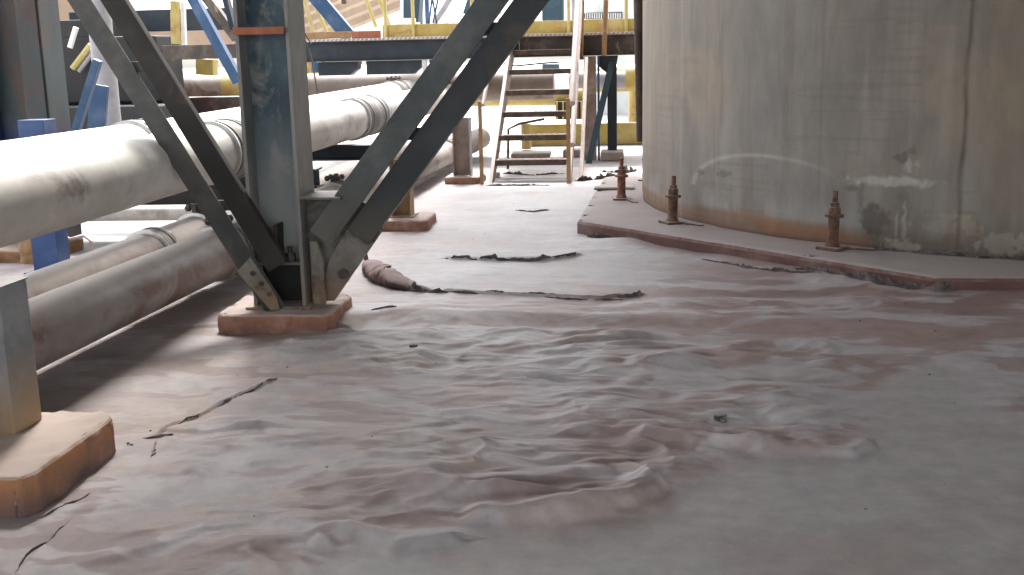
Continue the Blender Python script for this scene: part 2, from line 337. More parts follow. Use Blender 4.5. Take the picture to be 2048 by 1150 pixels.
o = grid_mesh('floor', XX, YY, HH, floor_tone(XX, YY, HH), M_floor); o['kind'] = 'structure'
def floor_height_lin(x, y):
    i = min(max(int(np.searchsorted(ys, y)), 1), len(ys)-1); t = (x+.04*ys[i])/(1.0+.60*ys[i]); j = int(round((t+1)/2*699)); return HH[i, min(max(j, 0), 699)]
gx, gy = np.meshgrid(np.linspace(-400, 400, 60), np.linspace(-100, 700, 60))
o = grid_mesh('ground', gx, gy, gx*0-.02, np.ones(gx.shape+(3,))*np.array([.42, .40, .385]), M_floor); o['kind'] = 'structure'
# floor above the camera: the storey the steel frame carries
o = box('unseen_overhead_slab', (-2.6, -7, 4.6), (22, 16.0, 4.85), M_roof); o['kind'] = 'structure'
o = box('unseen_overhead_slab', (-9, -7, 4.6), (-2.605, 5.9, 4.85), M_roof); o['kind'] = 'structure'  # extra unseen slab, added to keep light off the near left floor

# ------------------------------------------------------------------ tank and its plinth
tank = thing('storage_tank', 'large round grey storage tank streaked with rust and white spills', 'tank', (TC[0], TC[1], .12))
aa = np.concatenate([np.radians(np.linspace(-90, 165, 70))[:-1], np.radians(np.linspace(165, 270, 760))]); zz = np.concatenate([np.linspace(.12, 2.35, 260), np.linspace(2.5, 6.6, 12)])
A_, Z_ = np.meshgrid(aa, zz); Ad = np.degrees(A_) % 360; s_ = Ad*math.pi/180*TR
g = np.array([.208, .194, .180])
c = np.ones(A_.shape+(3,))*g
def TL(k, b): 
    global c
    c = c*(1-k[..., None])+np.array(b)*k[..., None]
st1 = fbm(s_*2.6, Z_*.35, 101, 4); st2 = fbm(s_*11, Z_*.45, 102, 3); bl = fbm(s_*1.2, Z_*1.6, 103, 5)
TL(.5*sstep(.42, .72, st1), [.285, .262, .23]); TL(.35*sstep(.52, .75, st2), [.20, .185, .165]); TL(.3*sstep(.55, .75, fbm(s_*7+3, Z_*.3, 104, 3)), [.34, .33, .31])
TL(.5*sstep(.5, .68, bl)*sstep(.4, 1.1, Z_), [.31, .255, .20])
TL(.55*np.exp(-((Ad-223)/8)**2), [.215, .216, .212]); TL(.5*sstep(245, 247, Ad), [.225, .190, .150]); TL(.5*sstep(207, 195, Ad), [.235, .20, .165])
TL(.25*sstep(.55, .66, fbm(s_*16, Z_*.8, 131, 3))*sstep(.45, .6, st1), [.16, .12, .09])
TL(.30*sstep(.55, .62, fbm(s_*1.5, Z_*34, 105, 3))*sstep(.5, .62, fbm(s_*2, Z_*2, 106)), [.17, .15, .135])      # horizontal scuffs
TL(.55*sstep(.50, .62, fbm(s_*3.1, Z_*.7, 107, 4))*sstep(.5, .25, Z_), [.33, .345, .34])                         # washed pale zone above the rust
rb = .30+.10*(fbm(s_*1.4, Z_*0, 108, 4)-.5)
TL(.8*sstep(rb, rb-.07, Z_)*sstep(236, 231, Ad), [.20, .125, .085]); TL(.75*sstep(rb, rb-.10, Z_)*sstep(231, 236, Ad), [.13, .115, .10])
TL(.7*sstep(.50, .64, fbm(s_*2.3, Z_*2.5, 109, 4))*sstep(.36, .16, Z_), [.235, .115, .06])
TL(.75*sstep(.17, .125, Z_), [.10, .06, .045])
def dab(x, z, rx, rz, k, b, j=.5, seed=110):
    q = np.hypot((Ad-x)/rx, (Z_-z)/rz)+j*1.3*(fbm(s_*9, Z_*9, seed, 4)-.5)*2+j*1.2*(fbm(s_*34, Z_*26, seed+50, 3)-.5)*2
    TL(k*.72*sstep(1.25, .5, q), b)
# soft pale arc left by a hose, dark scuffs, white lime spills, burnt patch
arc = np.hypot((Ad-220.5)/13.5, (Z_-.42)/.31); TL(.45*np.exp(-((arc-1)/.045)**2)*(Z_ > .43)*sstep(233, 222, Ad), [.44, .43, .40])
dab(208.7, .545, 1.3, .035, .8, [.085, .08, .075]); dab(214.5, .56, 1.6, .03, .7, [.10, .095, .09], seed=112)
dab(237.2, .60, 5.0, .035, .75, [.50, .49, .46], .35, 113); dab(239.0, .72, .9, .05, .7, [.46, .45, .43], .7, 114); dab(238.0, .755, .7, .045, .6, [.06, .05, .05], 1.1, 115); dab(239.4, .81, .5, .03, .5, [.08, .07, .07], 1.2, 145)
dab(232.6, .535, 1.7, .03, .8, [.075, .085, .08], .4, 116); dab(233.9, .455, .45, .11, .65, [.10, .105, .10], .5, 117); dab(238.6, .46, 1.2, .11, .55, [.11, .11, .10], .6, 118)
dab(235.4, .31, 1.7, .11, .8, [.055, .045, .042], .5, 119); dab(237.6, .27, 1.2, .09, .7, [.17, .14, .115], .5, 120)
dab(238.7, .165, 2.0, .045, .9, [.50, .48, .42], .5, 121); dab(238.9, .28, .22, .12, .7, [.48, .46, .40], .7, 122); dab(238.1, .26, .18, .09, .6, [.48, .46, .40], .7, 125); dab(248.8, .205, 1.8, .05, .85, [.46, .44, .37], .9, 123); dab(243.2, .30, 2.2, .05, .6, [.40, .37, .29], 1.3, 124)
TL(.75*np.exp(-((Ad-244.5-0.5*(fbm(Z_*3, Z_*0, 126)-.5))/.26)**2)*(.5+.7*fbm(Z_*5, Z_*0, 132)), [.10, .075, .06]); TL(.25*np.exp(-((Ad-243.8)/.5)**2), [.2, .17, .14])
TL(.28*np.exp(-((Ad-228.7)/.16)**2)*sstep(.3, .5, Z_), [.15, .12, .10]); TL(.25*np.exp(-((Ad-203.5)/.5)**2), [.38, .37, .34])
rad = TR + .004*(fbm(s_*1.5, Z_*1.5, 130, 3)-.5) + .004*np.exp(-((Ad-244.5)/.12)**2) - .018*sstep(.20, .15, Z_)*.3
TL(.5*sstep(.46, .2, Z_)*sstep(231, 240, Ad), [.125, .10, .09])
c = c*np.array([1.09, 1.05, .99])
shell = grid_mesh('shell', TC[0]+rad*np.cos(A_), TC[1]+rad*np.sin(A_), Z_, c, M_tankm)
shell.parent = tank; shell.location = -Vector(tank.location)
rf = MB().tube([(TC[0], TC[1], 6.6), (TC[0], TC[1], 6.68)], TR+.05, 64).build('roof', M_roof, tank)
pl = []
ap = 4.16; a0 = math.radians(222.3)
for k in range(8):
    a = a0+math.radians(22.5)+k*math.pi/4; rr = ap/math.cos(math.pi/8); pl.append((TC[0]+rr*math.cos(a), TC[1]+rr*math.sin(a), -.03))
o = MB().prism(pl, (0, 0, .15)).build('tank_plinth', M_pad, None, .030); roughen(o, 6, .022, .30); tag(o, 'low reddish octagonal concrete plinth under the round tank', 'plinth')

def anchor(deg, mat, h, label):
    a = math.radians(deg); x, y = TC[0]+3.86*math.cos(a), TC[1]+3.86*math.sin(a)
    t = thing('anchor_bolt', label, 'anchor bolt', (x, y, .12), 'anchor bolts around the foot of the tank'); t.rotation_euler = (.035*math.sin(deg*7), .03*math.cos(deg*5), 0)
    rd = np.array((math.cos(a), math.sin(a), 0)); tn = np.array((-rd[1], rd[0], 0)); P = np.array((x, y, .12))
    b = MB(); b.prism([P+rd*.085-tn*.085, P+rd*.085+tn*.085, P-rd*.10+tn*.085, P-rd*.10-tn*.085], (0, 0, .022)); b.build('base_plate', mat, t, .003)
    b = MB(); q = P+np.array((0, 0, .004)); b.prism([q+tn*.07-rd*.04, q+tn*.26-rd*.115, q+tn*.26-rd*.15, q+tn*.07-rd*.09], (0, 0, .014)); b.build('strap', mat, t, .002)
    MB().tube([P+(0, 0, .02), P+(0, 0, .035), P+(0, 0, .05), P+(0, 0, h*.55)], [.052, .050, .041, .040], 16).build('sleeve', mat, t)
    MB().tube([P+(0, 0, h*.55), P+(0, 0, h*.55+.022)], .066, 16).build('washer', mat, t, .002)
    MB().tube([P+(0, 0, h*.57+.014), P+(0, 0, h*.57+.065)], .046, 6).build('nut', mat, t, .003, smooth=False)
    MB().tube([P+(0, 0, h*.57+.062), P+(0, 0, h*.57+.095)], .034, 6).build('lock_nut', mat, t, .002, smooth=False)
    MB().tube([P+(0, 0, h*.5), P+(0, 0, h)], .019, 12).build('stud', mat, t)
anchor(157.5, M_bolt_r, .42, 'farthest rusty anchor bolt half behind the left edge of the tank')
anchor(182.5, M_bolt_r, .41, 'orange rusty anchor bolt on the far left corner of the tank plinth')
anchor(207.3, M_bolt_d, .40, 'dark rusty anchor bolt with tilted washer left of the white tank stains')
anchor(232.4, M_bolt_d, .42, 'nearest brown anchor bolt beside the burnt patch on the tank')

# ------------------------------------------------------------------ pipes
def pipe(name, label, axis, r, mat, y0, y1, joints, group, seed):
    """axis(y) -> (x, z); joints: list of (y, half width, bolted)"""
    t = thing(name, label, 'pipe', (axis(y0)[0], y0, axis(y0)[1]), group); rr = np.random.RandomState(seed)
    ysb = np.arange(y0, y1+.2, .2); P = [(axis(y)[0], y, axis(y)[1]) for y in ysb]
    b = MB().tube(P, [r*(1+.006*(rr.rand()-.5)) for _ in ysb], 48); b.build('barrel', mat, t)
    for (yc, hw, bolted) in joints:
        pt = lambda y: (axis(y)[0], y, axis(y)[1])
        s = MB().tube([pt(yc-hw), pt(yc-hw+.012), pt(yc+hw-.012), pt(yc+hw)], [r+.006, r+.016, r+.016, r+.006], 40).build('coupling_sleeve', M_coupling, t)
        for yy in (yc-hw, yc-hw*.62, yc+hw*.62, yc+hw):
            MB().tube([pt(yy-.012), pt(yy-.009), pt(yy+.009), pt(yy+.012)], [r+.010, r+.024, r+.024, r+.010], 40).build('clamp_ring', M_band if abs(yy-yc) > hw*.8 else M_coupling, s)
        if bolted:
            x, z = axis(yc)
            for yy in (yc-hw*.62, yc+hw*.62):
                l = MB().box((x-.018, yy-.022, z+r+.012), (x+.018, yy+.022, z+r+.085)).build('clamp_lug', M_bolt, s, .004)
                MB().tube([(x-.075, yy, z+r+.055), (x+.075, yy, z+r+.055)], .013, 8).build('clamp_bolt', M_bolt, s)
                for sx in (-.052, .052): MB().tube([(x+sx-.014, yy, z+r+.055), (x+sx+.014, yy, z+r+.055)], .027, 6).build('nut', M_bolt, s, smooth=False)
    return t
GP = 'long pipes running beside the steel column'
axP1 = lambda y: (-2.73+.040*(y-7), .262)
axP2 = lambda y: (-3.16+.02*(y-7), .262)
axP3 = lambda y: (-2.73, .93+.004*max(0, y-9))
axP4 = lambda y: (-3.26, .945+.010*max(0, y-8))
pipe('pipe', 'lower front pipe, grey and rust stained, lying just above the floor', axP1, .163, M_pipe_low, 2.6, 17.5, [(7.12, .10, True), (9.75, .10, True), (14.9, .12, False)], GP, 1)
pipe('pipe', 'lower rear pipe, dark grey, half hidden behind the rusty front one', axP2, .160, M_pipe_low, 2.6, 17.0, [(6.98, .07, False), (7.80, .07, True)], GP, 2)
pipe('pipe', 'upper front pipe, pale and dusty, crossing behind the steel column', axP3, .188, M_pipe, 2.2, 18.2, [(7.25, .18, False), (11.35, .45, False)], GP, 3)
pipe('pipe', 'upper rear pipe, pale cream, its top just showing above the front one', axP4, .190, M_pipe, 2.2, 18.2, [(7.15, .12, False), (15.6, .25, True)], GP, 4)
# cross bearers that carry the upper pipes
for (y, lab) in ((10.2, 'dark crossbeam under the upper pipes just right of the steel column'), (7.95, 'dark crossbeam under the upper pipes between the two steel columns')):
    b = MB(); b.box((-3.75, y-.09, .60), (-2.25, y+.09, .615)); b.box((-3.75, y-.09, .725), (-2.25, y+.09, .74)); b.box((-3.75, y-.006, .615), (-2.25, y+.006, .725))
    tag(b.build('pipe_crossbeam', M_navy, None, .002), lab, 'beam', 'crossbeams under the upper pipes')

# ------------------------------------------------------------------ central column with braces
def plinth(name, label, cx, cy, wx, wy, h, mat, ch=.06, cat='plinth'):
    x0, x1, y0, y1 = cx-wx/2, cx+wx/2, cy-wy/2, cy+wy/2
    P = [(x0+ch, y0, -.03), (x1-ch*.4, y0, -.03), (x1, y0+ch, -.03), (x1, y1-ch, -.03), (x1-ch, y1, -.03), (x0+ch, y1, -.03), (x0, y1-ch, -.03), (x0, y0+ch*.6, -.03)]
    o = MB().prism(P, (0, 0, h+.03)).build(name, mat, None, .022); o.modifiers['bevel'].segments = 3
    roughen(o, 5, .030, .10)
    tag(o, label, cat, 'concrete plinths under posts and columns'); return o
plinth('column_plinth', 'orange pink concrete plinth under the central steel column', -1.985, 6.17, .67, .60, .115, M_pinkped, .07)
colm = thing('steel_column', 'tall teal H section steel column with two slanting braces, on orange plinth', 'column', (-1.99, 6.2, .115))
ZT = 4.6
def hcol(x0, x1, y0, y1, z0, z1, tf, tw, mweb, mfl, parent):
    ym = (y0+y1)/2
    box('flange', (x0, y0, z0), (x0+tf, y1, z1), mfl, parent, .002); box('flange', (x1-tf, y0, z0), (x1, y1, z1), mfl, parent, .002)
    box('web', (x0+tf+.0005, ym-tw/2, z0 if x0 < -3 else .382), (x1-tf-.0005, ym+tw/2, z1), mweb, parent, 0)
hcol(-2.145, -1.835, 6.05, 6.36, .12, ZT, .022, .016, M_teal, M_tealflange, colm)
box('shade_dark_web', (-2.122, 6.19, .13), (-1.858, 6.206, .364), M_dark, colm, 0)  # web below the stiffener coloured near black, standing for the shadowed opening
box('base_plate', (-2.18, 6.0, .112), (-1.80, 6.40, .13), M_gusset, colm, .003)
box('stiffener', (-2.12, 6.06, .365), (-1.86, 6.35, .38), M_gusset, colm, .002)
box('cap_shelf', (-1.834, 6.03, .745), (-1.60, 6.36, .758), M_gusset, colm, .002)
# small slanted cleats on the web just above the stiffener
b = MB(); b.prism([(-2.12, 6.10, .382), (-2.02, 6.10, .382), (-1.985, 6.10, .60), (-2.12, 6.10, .55)], (0, .012, 0)); b.build('cleat', M_gusset, colm, .002)
b = MB(); b.prism([(-2.018, 6.06, .385), (-1.99, 6.06, .385), (-1.98, 6.06, .60), (-2.0, 6.06, .60)], (0, .12, 0)); b.build('cleat', M_bracedark, colm, .002)
b = MB(); b.tube([(-1.925, 6.10, .38), (-1.925, 6.10, .43)], .03, 6); b.build('nut', M_bolt, colm, .002, smooth=False)
MB().tube([(-1.925, 6.10, .38), (-1.925, 6.10, .47)], .014, 10).build('stud', M_bolt, colm)
b = MB(); b.box((-2.145, 6.02, 1.66), (-1.857, 6.045, 1.70)); b.build('tie_bar', M_rustbar, colm, .003)
# main gusset on the right-hand flange
GY = 6.17
b = MB(); b.prism([(-1.834, GY, .13), (-1.70, GY, .13), (-1.385, GY, .555), (-1.47, GY, .70), (-1.60, GY, .744), (-1.834, GY, .744)], (0, .018, 0)); b.build('gusset_plate', M_gusset, colm, .002)
b = MB(); b.prism([(-1.72, GY-.03, .14), (-1.69, GY-.03, .14), (-1.39, GY-.03, .545), (-1.53, GY-.03, .655), (-1.86+.16, GY-.03, .40), (-1.80, GY-.03, .14)], (0, .028, 0)); b.build('gusset_plate', M_gusset, colm, .002)
b = MB(); b.prism([(-1.80, GY-.09, .13), (-1.73, GY-.09, .13), (-1.73, GY-.09, .40), (-1.76, GY-.09, .50), (-1.80, GY-.09, .50)], (0, .03, 0)); b.build('stiffener', M_gusset, colm, .002)
MB().tube([(-1.745+.12, GY-.034, .30), (-1.745+.12, GY-.055, .30)], .03, 10).build('bolt_head', M_bolt, colm)
def brace_leg(name, p0, p1, w, out, mat, y, depth, parent, t=.012, lip=None):
    """rolled angle in the XZ plane: a face of width w to the 'out' side of the line p0-p1 and a leg going back from its edge"""
    p0 = np.array((p0[0], y, p0[1])); p1 = np.array((p1[0], y, p1[1])); d = (p1-p0)/np.linalg.norm(p1-p0); n = np.array((d[2], 0, -d[0]))*out
    o_ = []
    b = MB(); b.prism([p0, p1, p1+n*w, p0+n*w], (0, t, 0)); q = n*t
    e = n*(w-t); b.prism([p0+e+(0, t+.0005, 0), p1+e+(0, t+.0005, 0), p1+e+q+(0, t+.0005, 0), p0+e+q+(0, t+.0005, 0)], (0, depth, 0))
    if lip: b.prism([p0, p1, p1+q, p0+q], (0, -lip, 0))
    return b.build(name, mat, parent, .002)
bl = thing('diagonal_brace', 'grey and brown twin angle brace slanting down from the upper left to the column foot', 'brace', (-2.03, 5.99, .14))
dl = Vector((.855, 0, -1.5)).normalized()
def ext(p, q, z):   # point on the line p-q at height z
    k = (z-p[1])/(q[1]-p[1]); return (p[0]+(q[0]-p[0])*k, z)
# outer (grey) leg: right-hand edge line
g0, g1 = (-2.925, 1.87), (-2.362, .88)
a0, a1 = (-2.865, 1.86), (-2.330, .90)
brace_leg('brace_angle', ext(g0, g1, 4.4), ext(g0, g1, .14), .118, 1, M_bracegrey, 5.985, .07, bl)
brace_leg('brace_angle', ext(a0, a1, 4.4), (-2.03, .335), .122, -1, M_bracedark, 6.0, .05, bl)
b = MB(); p = np.array((-2.145, 5.972, .33)); b.prism([(-2.205, 5.972, .345), (-2.12, 5.972, .43), (-1.985, 5.972, .20), (-1.97, 5.972, .125), (-2.02, 5.972, .115)], (0, .012, 0)); b.build('end_plate', M_gusset, bl, .002)
for k in range(3):
    x, z = -2.09+.045*k-.02, .335-.06*k; MB().tube([(x, 5.964, z), (x, 5.974, z)], .016, 8).build('bolt_head', M_bolt, bl)
for z in (3.6, 2.55, 1.5, .72):
    q = ext(g0, g1, z); b = MB(); b.box((q[0]-.05, 6.014, z-.03), (q[0]+.10, 6.024, z+.03)); b.build('batten', M_bracegrey, bl, .002)
br = thing('diagonal_brace', 'wide dark teal twin brace rising from the column foot to the upper right', 'brace', (-1.68, 6.08, .14))
r0, r1 = (-.612, 1.81), (-1.245, 1.01)        # right-hand edge of the lit leg
s0, s1 = (-.606, 1.81), (-1.240, 1.01)
brace_leg('brace_angle', ext(r0, r1, 4.4), (-1.680, .47), .150, 1, M_bracelit, 6.075, .10, br, lip=.018)
brace_leg('brace_angle', ext(s0, s1, 4.4), (-1.584, .565), .150, -1, M_bracetl, 6.10, .10, br)
for z in (3.8, 2.75, 1.66, 1.10):
    q = ext(r0, r1, z); b = MB(); b.box((q[0]-.06, 6.105+.013, z-.035), (q[0]+.08, 6.128, z+.035)); b.build('batten', M_bracetl, br, .002)

# near stub post
plinth('post_plinth', 'large orange plinth at the left edge under the grey stub post', -2.32, 3.68, .62, .72, .15, M_orangeped, .07)
sp_ = thing('stub_post', 'short grey square post with rust orange foot at the left edge', 'post', (-2.31, 3.84, .15))
b = MB(); b.box((-2.45, 3.73, .15), (-2.285, 3.93, .715)); b.build('shaft', M_post, sp_, .006)
box('top_plate', (-2.455, 3.725, .7155), (-2.280, 3.935, .722), M_post, sp_, .003)
# small ochre post further back, its plinth, and the post at the foot of the stair
plinth('post_plinth', 'small pink plinth right of the central column carrying an ochre post', -2.00, 9.93, .46, .58, .10, M_pinkped, .05)
sp_ = thing('stub_post', 'short ochre post standing on the small pink plinth', 'post', (-2.03, 9.92, .1))
box('flange', (-2.13, 9.83, .10), (-2.115, 10.02, .62), M_ypost, sp_, .002); box('flange', (-1.965, 9.83, .10), (-1.95, 10.02, .62), M_ypost, sp_, .002); box('web', (-2.114, 9.92, .10), (-1.966, 9.93, .62), M_ypost, sp_, 0)
box('base_plate', (-2.15, 9.80, .098), (-1.92, 10.05, .112), M_ypost, sp_, .002)
plinth('post_plinth', 'low pinkish plinth at the left foot of the stair', -1.98, 13.6, .46, .5, .09, M_pinkped, .04)
sp_ = thing('stub_post', 'dusty brown grey post beside the left foot of the stair', 'post', (-2.0, 13.6, .09))
box('flange', (-2.12, 13.5, .09), (-2.105, 13.68, .80), M_stair, sp_, .002); box('flange', (-1.915, 13.5, .09), (-1.90, 13.68, .80), M_greyv, sp_, .002); box('web', (-2.104, 13.58, .09), (-1.916, 13.59, .80), M_stair, sp_, 0)

# left column
plinth('column_plinth', 'low ochre concrete plinth beneath the wide column at far left', -4.95, 8.5, .8, .7, .10, M_ypost, .08)
bpst = thing('blue_post', 'bright blue square post standing behind the upper pipes at the left', 'post', (-4.27, 7.75, 0))
box('shaft', (-4.40, 7.68, 0), (-4.20, 7.86, 1.14), M_blue2, bpst, .004); box('foot_plate', (-4.45, 7.62, 0), (-4.15, 7.92, .02), M_blue2, bpst, .003)
lc = thing('steel_column', 'wide teal and rust column at the left edge behind the upper pipes', 'column', (-4.73, 8.55, .14))
hcol(-5.05, -4.535, 8.40, 8.72, .14, ZT, .024, .016, M_leftcol, M_leftcol, lc)
box('cover_plate', (-4.72, 8.385, .14), (-4.55, 8.398, 3.6), M_leftcol, lc, .003)

# ------------------------------------------------------------------ stair and platform
st = thing('steel_stair', 'narrow dusty steel stair with open rusty treads up to the platform', 'stair', (-1.2, 13.6, 0))
def tp(k, x): return (x, 13.55+k*.50, .27+k*.268)
for k in range(6):
    xl, xr = -1.60, -.72; x, y, z = tp(k, 0)
    tr = MB().box((xl, y, z-.055), (xr, y+.24, z-.004)).build('tread', M_tread, st, .003)
    b = MB()
    for j in range(12):
        xx = xl+.02+j*(xr-xl-.06)/12; b.prism([(xx, y+.01, z-.003), (xx+.012, y+.01, z-.003), (xx+.075, y+.22, z-.003), (xx+.063, y+.22, z-.003)], (0, 0, .010))
    o = b.build('tread_grip', M_handrail, tr); 
    box('tread_nosing', (xl, y-.012, z-.065), (xr, y-.001, z+.004), M_tread, tr, .002)
for x in (-1.665, -.70):
    b = MB(); b.prism([(x, 13.28, -.02), (x, 13.60, -.02), (x, 16.45, 1.50), (x, 16.45, 1.80), (x, 16.2, 1.80)], (.045, 0, 0)); b.build('stringer', M_stair, st, .003)
for x in (-.66,):
    for (y0, z0, y1, z1, r) in ((13.5, .95, 16.6, 2.95, .040), (13.5, .45, 16.6, 2.45, .036)): MB().tube([(x+.02, y0, z0), (x+.02, y1, z1)], r, 10).build('handrail', M_handrail, st)
    box('rail_post', (x-.045, 13.30, -.02), (x+.005, 13.36, 1.02), M_ypost, st, .003); box('rail_post', (x+.0, 14.8, .7), (x+.04, 14.85, 1.75), M_ypost, st, .003)
b = MB(); b.prism([(-.575, 13.7, -.02), (-.575, 13.86, -.02), (-.575, 16.3, 1.50), (-.575, 16.1, 1.50)], (.05, 0, 0)); b.build('stringer_plate', M_stair, st, .003)
MB().tube([(-1.72, 13.45, .95), (-1.72, 16.6, 2.75)], .024, 10).build('handrail', M_handrail, st)
box('rail_post', (-1.765, 13.30, -.02), (-1.72, 13.35, 1.0), M_ypost, st, .003)
MB().tube([(-1.62, 15.2, .0), (-1.60, 15.2, .55), (-1.45, 15.2, .62), (-1.1, 15.2, .68)], .018, 8).build('brace_rod', M_tread, st)

pf = thing('steel_platform', 'raised walkway on a dark beam with yellow toe boards behind the stair', 'platform', (-3, 17, 0))
X0, X1 = -7.0, 5.0
b = MB(); b.box((-4.85, 16.5, 1.53), (-1.55, 16.512, 1.79)); b.box((-4.85, 16.42, 1.79), (-1.55, 16.6, 1.805)); b.box((-4.85, 16.42, 1.515), (-1.55, 16.6, 1.53)); b.build('beam', M_navy, pf, .002)
b = MB(); b.box((-1.548, 16.5, 1.53), (X1, 16.512, 1.79)); b.box((-1.548, 16.42, 1.79), (X1, 16.6, 1.805)); b.box((-1.548, 16.42, 1.515), (X1, 16.6, 1.53)); b.build('beam', M_brownbeam, pf, .002)
b = MB(); b.box((X0, 16.5, 1.60), (-4.852, 16.6, 1.81)); b.build('beam', M_brownbeam, pf, .004)
dk_ = box('deck', (-4.75, 16.40, 1.806), (X1, 18.6, 1.845), M_slab, pf, .004)
b = MB()
for j in range(150):
    x = -4.7+j*.065; b.prism([(x, 16.392, 1.812), (x+.016, 16.392, 1.812), (x+.036, 16.392, 1.838), (x+.020, 16.392, 1.838)], (0, .007, 0))
b.build('deck_serration', M_white, dk_, kind='stuff')
box('toe_board', (-3.78, 17.4, 1.846), (X1, 17.415, 2.06), M_yellow, pf, .002)
box('toe_board', (-4.9, 16.45, 1.85), (-4.05, 16.47, 1.95), M_ypost, pf, .002); box('toe_board', (-4.04, 16.44, 1.83), (-3.60, 16.47, 1.95), M_rustbar, pf, .002)
for (px) in ((-3.72), (-3.28), (-2.35), (-2.17), (-.86), (.02)):
    MB().tube([(px, 17.37, 1.85), (px, 17.37, 3.0)], .028, 10).build('rail_post', M_yrail, pf)
MB().tube([(-3.75, 17.37, 2.98), (X1, 17.37, 2.98)], .026, 10).build('top_rail', M_yrail, pf)
MB().tube([(-0.270, 16.350, 2.293), (-0.303, 16.350, 1.507)], .036, 12).build('rail_post', M_ypost, pf)
MB().tube([(-0.600, 16.350, 2.302), (-0.629, 16.350, 1.457)], .024, 12).build('rail_post', M_ypost, pf)
# hanging haunches under the beam
for (xa_, xb_) in ((-4.60, -3.98), (-3.86, -3.02), (-2.90, -2.66)):
    b = MB(); b.prism([(xa_, 16.52, 1.512), (xb_, 16.52, 1.512), (xb_-.02, 16.52, 1.40), (xb_-.14, 16.52, 1.31), (xa_, 16.52, 1.31)], (0, .25, 0)); b.build('haunch', M_navy, pf, .004)
box('hanger_post', (-3.02+.02, 16.46, 1.06), (-2.93, 16.52, 1.512), M_white, pf, .003)
for (a_, b2, mt) in (((-.60, 16.3, 0), (-.42, 16.44, 1.51), M_stair), ((-.26, 16.55, 0), (-.12, 16.7, 1.35), M_navy)): box('leg', a_, b2, mt, pf, .004)
box('leg', (-.40, 16.3, 0), (-.37, 16.42, 1.51), M_blue, pf, .003)
b = MB(); b.bar((-.19, 16.5, 1.42), (-.52, 15.75, .0), .09, .05, (0, 1, 0)); b.build('leg_brace', M_slate, pf, .003)
b = MB(); b.prism([(-.40, 16.49, 1.512), (-.10, 16.49, 1.512), (-.13, 16.49, 1.33), (-.20, 16.49, 1.20), (-.37, 16.49, 1.35)], (0, .02, 0)); b.build('leg_gusset', M_navy, pf, .002)

# debris in front of and beneath the stair
def slab(a, b, lab): tag(box('concrete_block', a, b, M_slab, None, .02), lab, 'block', 'low blocks around the stair')
slab((-1.75, 16.9, 0), (-1.15, 17.3, .07), 'low flat block seen through the stair on the left'); slab((-.95, 16.9, 0), (-.55, 17.3, .11), 'low block seen through the right end of the stair')
slab((-.36, 16.2, 0), (-.02, 16.7, .13), 'pale rounded block under the platform leg')
slab((-1.72, 13.95, 0), (-1.6, 14.1, .08), 'tiny yellowish block at the left stair foot')
slab((-.33, 11.6, .12), (.1, 11.8, .15), 'thin slab lying on the tank plinth behind the first bolt')

# ------------------------------------------------------------------ torn membrane edges (ragged strips of real thickness)
def tear(pts, hmax, label, seed, lean=.5, base=0.0, mat=None, width=None, name='membrane_tear'):
    r = np.random.RandomState(seed); pts = np.array([(p[0], p[1]) for p in pts], float)
    seg = np.hypot(*np.diff(pts, axis=0).T); L = np.concatenate([[0], np.cumsum(seg)]); n = max(8, int(L[-1]/.018))
    tt = np.linspace(0, L[-1], n); px = np.interp(tt, L, pts[:, 0]); py = np.interp(tt, L, pts[:, 1])
    py = py+.016*(vnoise(tt*9, tt*0, seed)-.5)*2*min(1, L[-1]); px = px+.010*(vnoise(tt*11, tt*0+5, seed)-.5)*2
    z0 = floor_height(px, py)+base if base < .05 else np.full(n, base)
    env = np.sin(np.pi*np.linspace(0.02, .98, n))**.5; hh = .8*hmax*env*(-.1+1.3*vnoise(tt*11, tt*0, seed+3)**1.2+.5*vnoise(tt*37, tt*0, seed+4)+.55*(r.rand(n)-.35)); hh = np.maximum(hh, .0015)
    wd = (width or .010)
    b = MB(); vs = []; fs = []
    for i in range(n):
        th = .004
        vs += [(px[i], py[i]+wd, z0[i]-.01), (px[i]+.004*r.randn(), py[i]-lean*hh[i], z0[i]+hh[i]), (px[i]+.004*r.randn(), py[i]-lean*hh[i]-th, z0[i]+hh[i]-.001), (px[i], py[i]-.006, z0[i]-.012)]
    for i in range(n-1):
        if hh[i] < .0035 and hh[i+1] < .0035: continue
        a = i*4
        for j in range(4): fs.append((a+j, a+(j+1) % 4, a+4+(j+1) % 4, a+4+j))
    b.add(vs, fs); o = b.build(name, mat or M_tear, None, 0, False); tag(o, label, 'torn membrane', 'torn edges of the floor sheet'); return o
tear([(-1.36, 8.2), (-1.15, 8.18), (-.94, 8.12), (-.75, 8.12), (-.55, 8.17), (-.38, 8.29)], .024, 'long ragged tear across the pale floor between column and tank plinth', 1)
tear([(-1.15, 6.93), (-1.05, 6.87), (-.94, 6.83)], .02, 'thin black tear trailing right from the curled pink flap', 2)
tear([(-.90, 6.84), (-.6, 6.76), (-.35, 6.70)], .014, 'crumbly tear left of centre in front of the bright floor', 3)
tear([(-.52, 6.70), (-.35, 6.64), (-.16, 6.62), (-.02, 6.66)], .018, 'flaky double tear edge below the crumbly one', 4)
tear([(-.05, 6.70), (.03, 6.76), (.09, 6.83)], .026, 'short black tear at the right end of the broken line', 5)
tear([(-1.83, 4.52), (-1.79, 4.64), (-1.73, 4.77), (-1.67, 4.93)], .02, 'black frayed tear below the central plinth on the left', 6, .8)
tear([(-1.88, 4.27), (-1.85, 4.38), (-1.82, 4.48)], .009, 'straight thin crack beneath the frayed tear on the left', 7)
tear([(-1.955, 4.12), (-1.90, 4.14), (-1.87, 4.17)], .022, 'small squarish lifted flake near the left plinth', 8)
tear([(-1.80, 3.80), (-1.86, 3.96), (-1.905, 4.10)], .009, 'thin crack running towards the viewer from the lifted flake', 9)
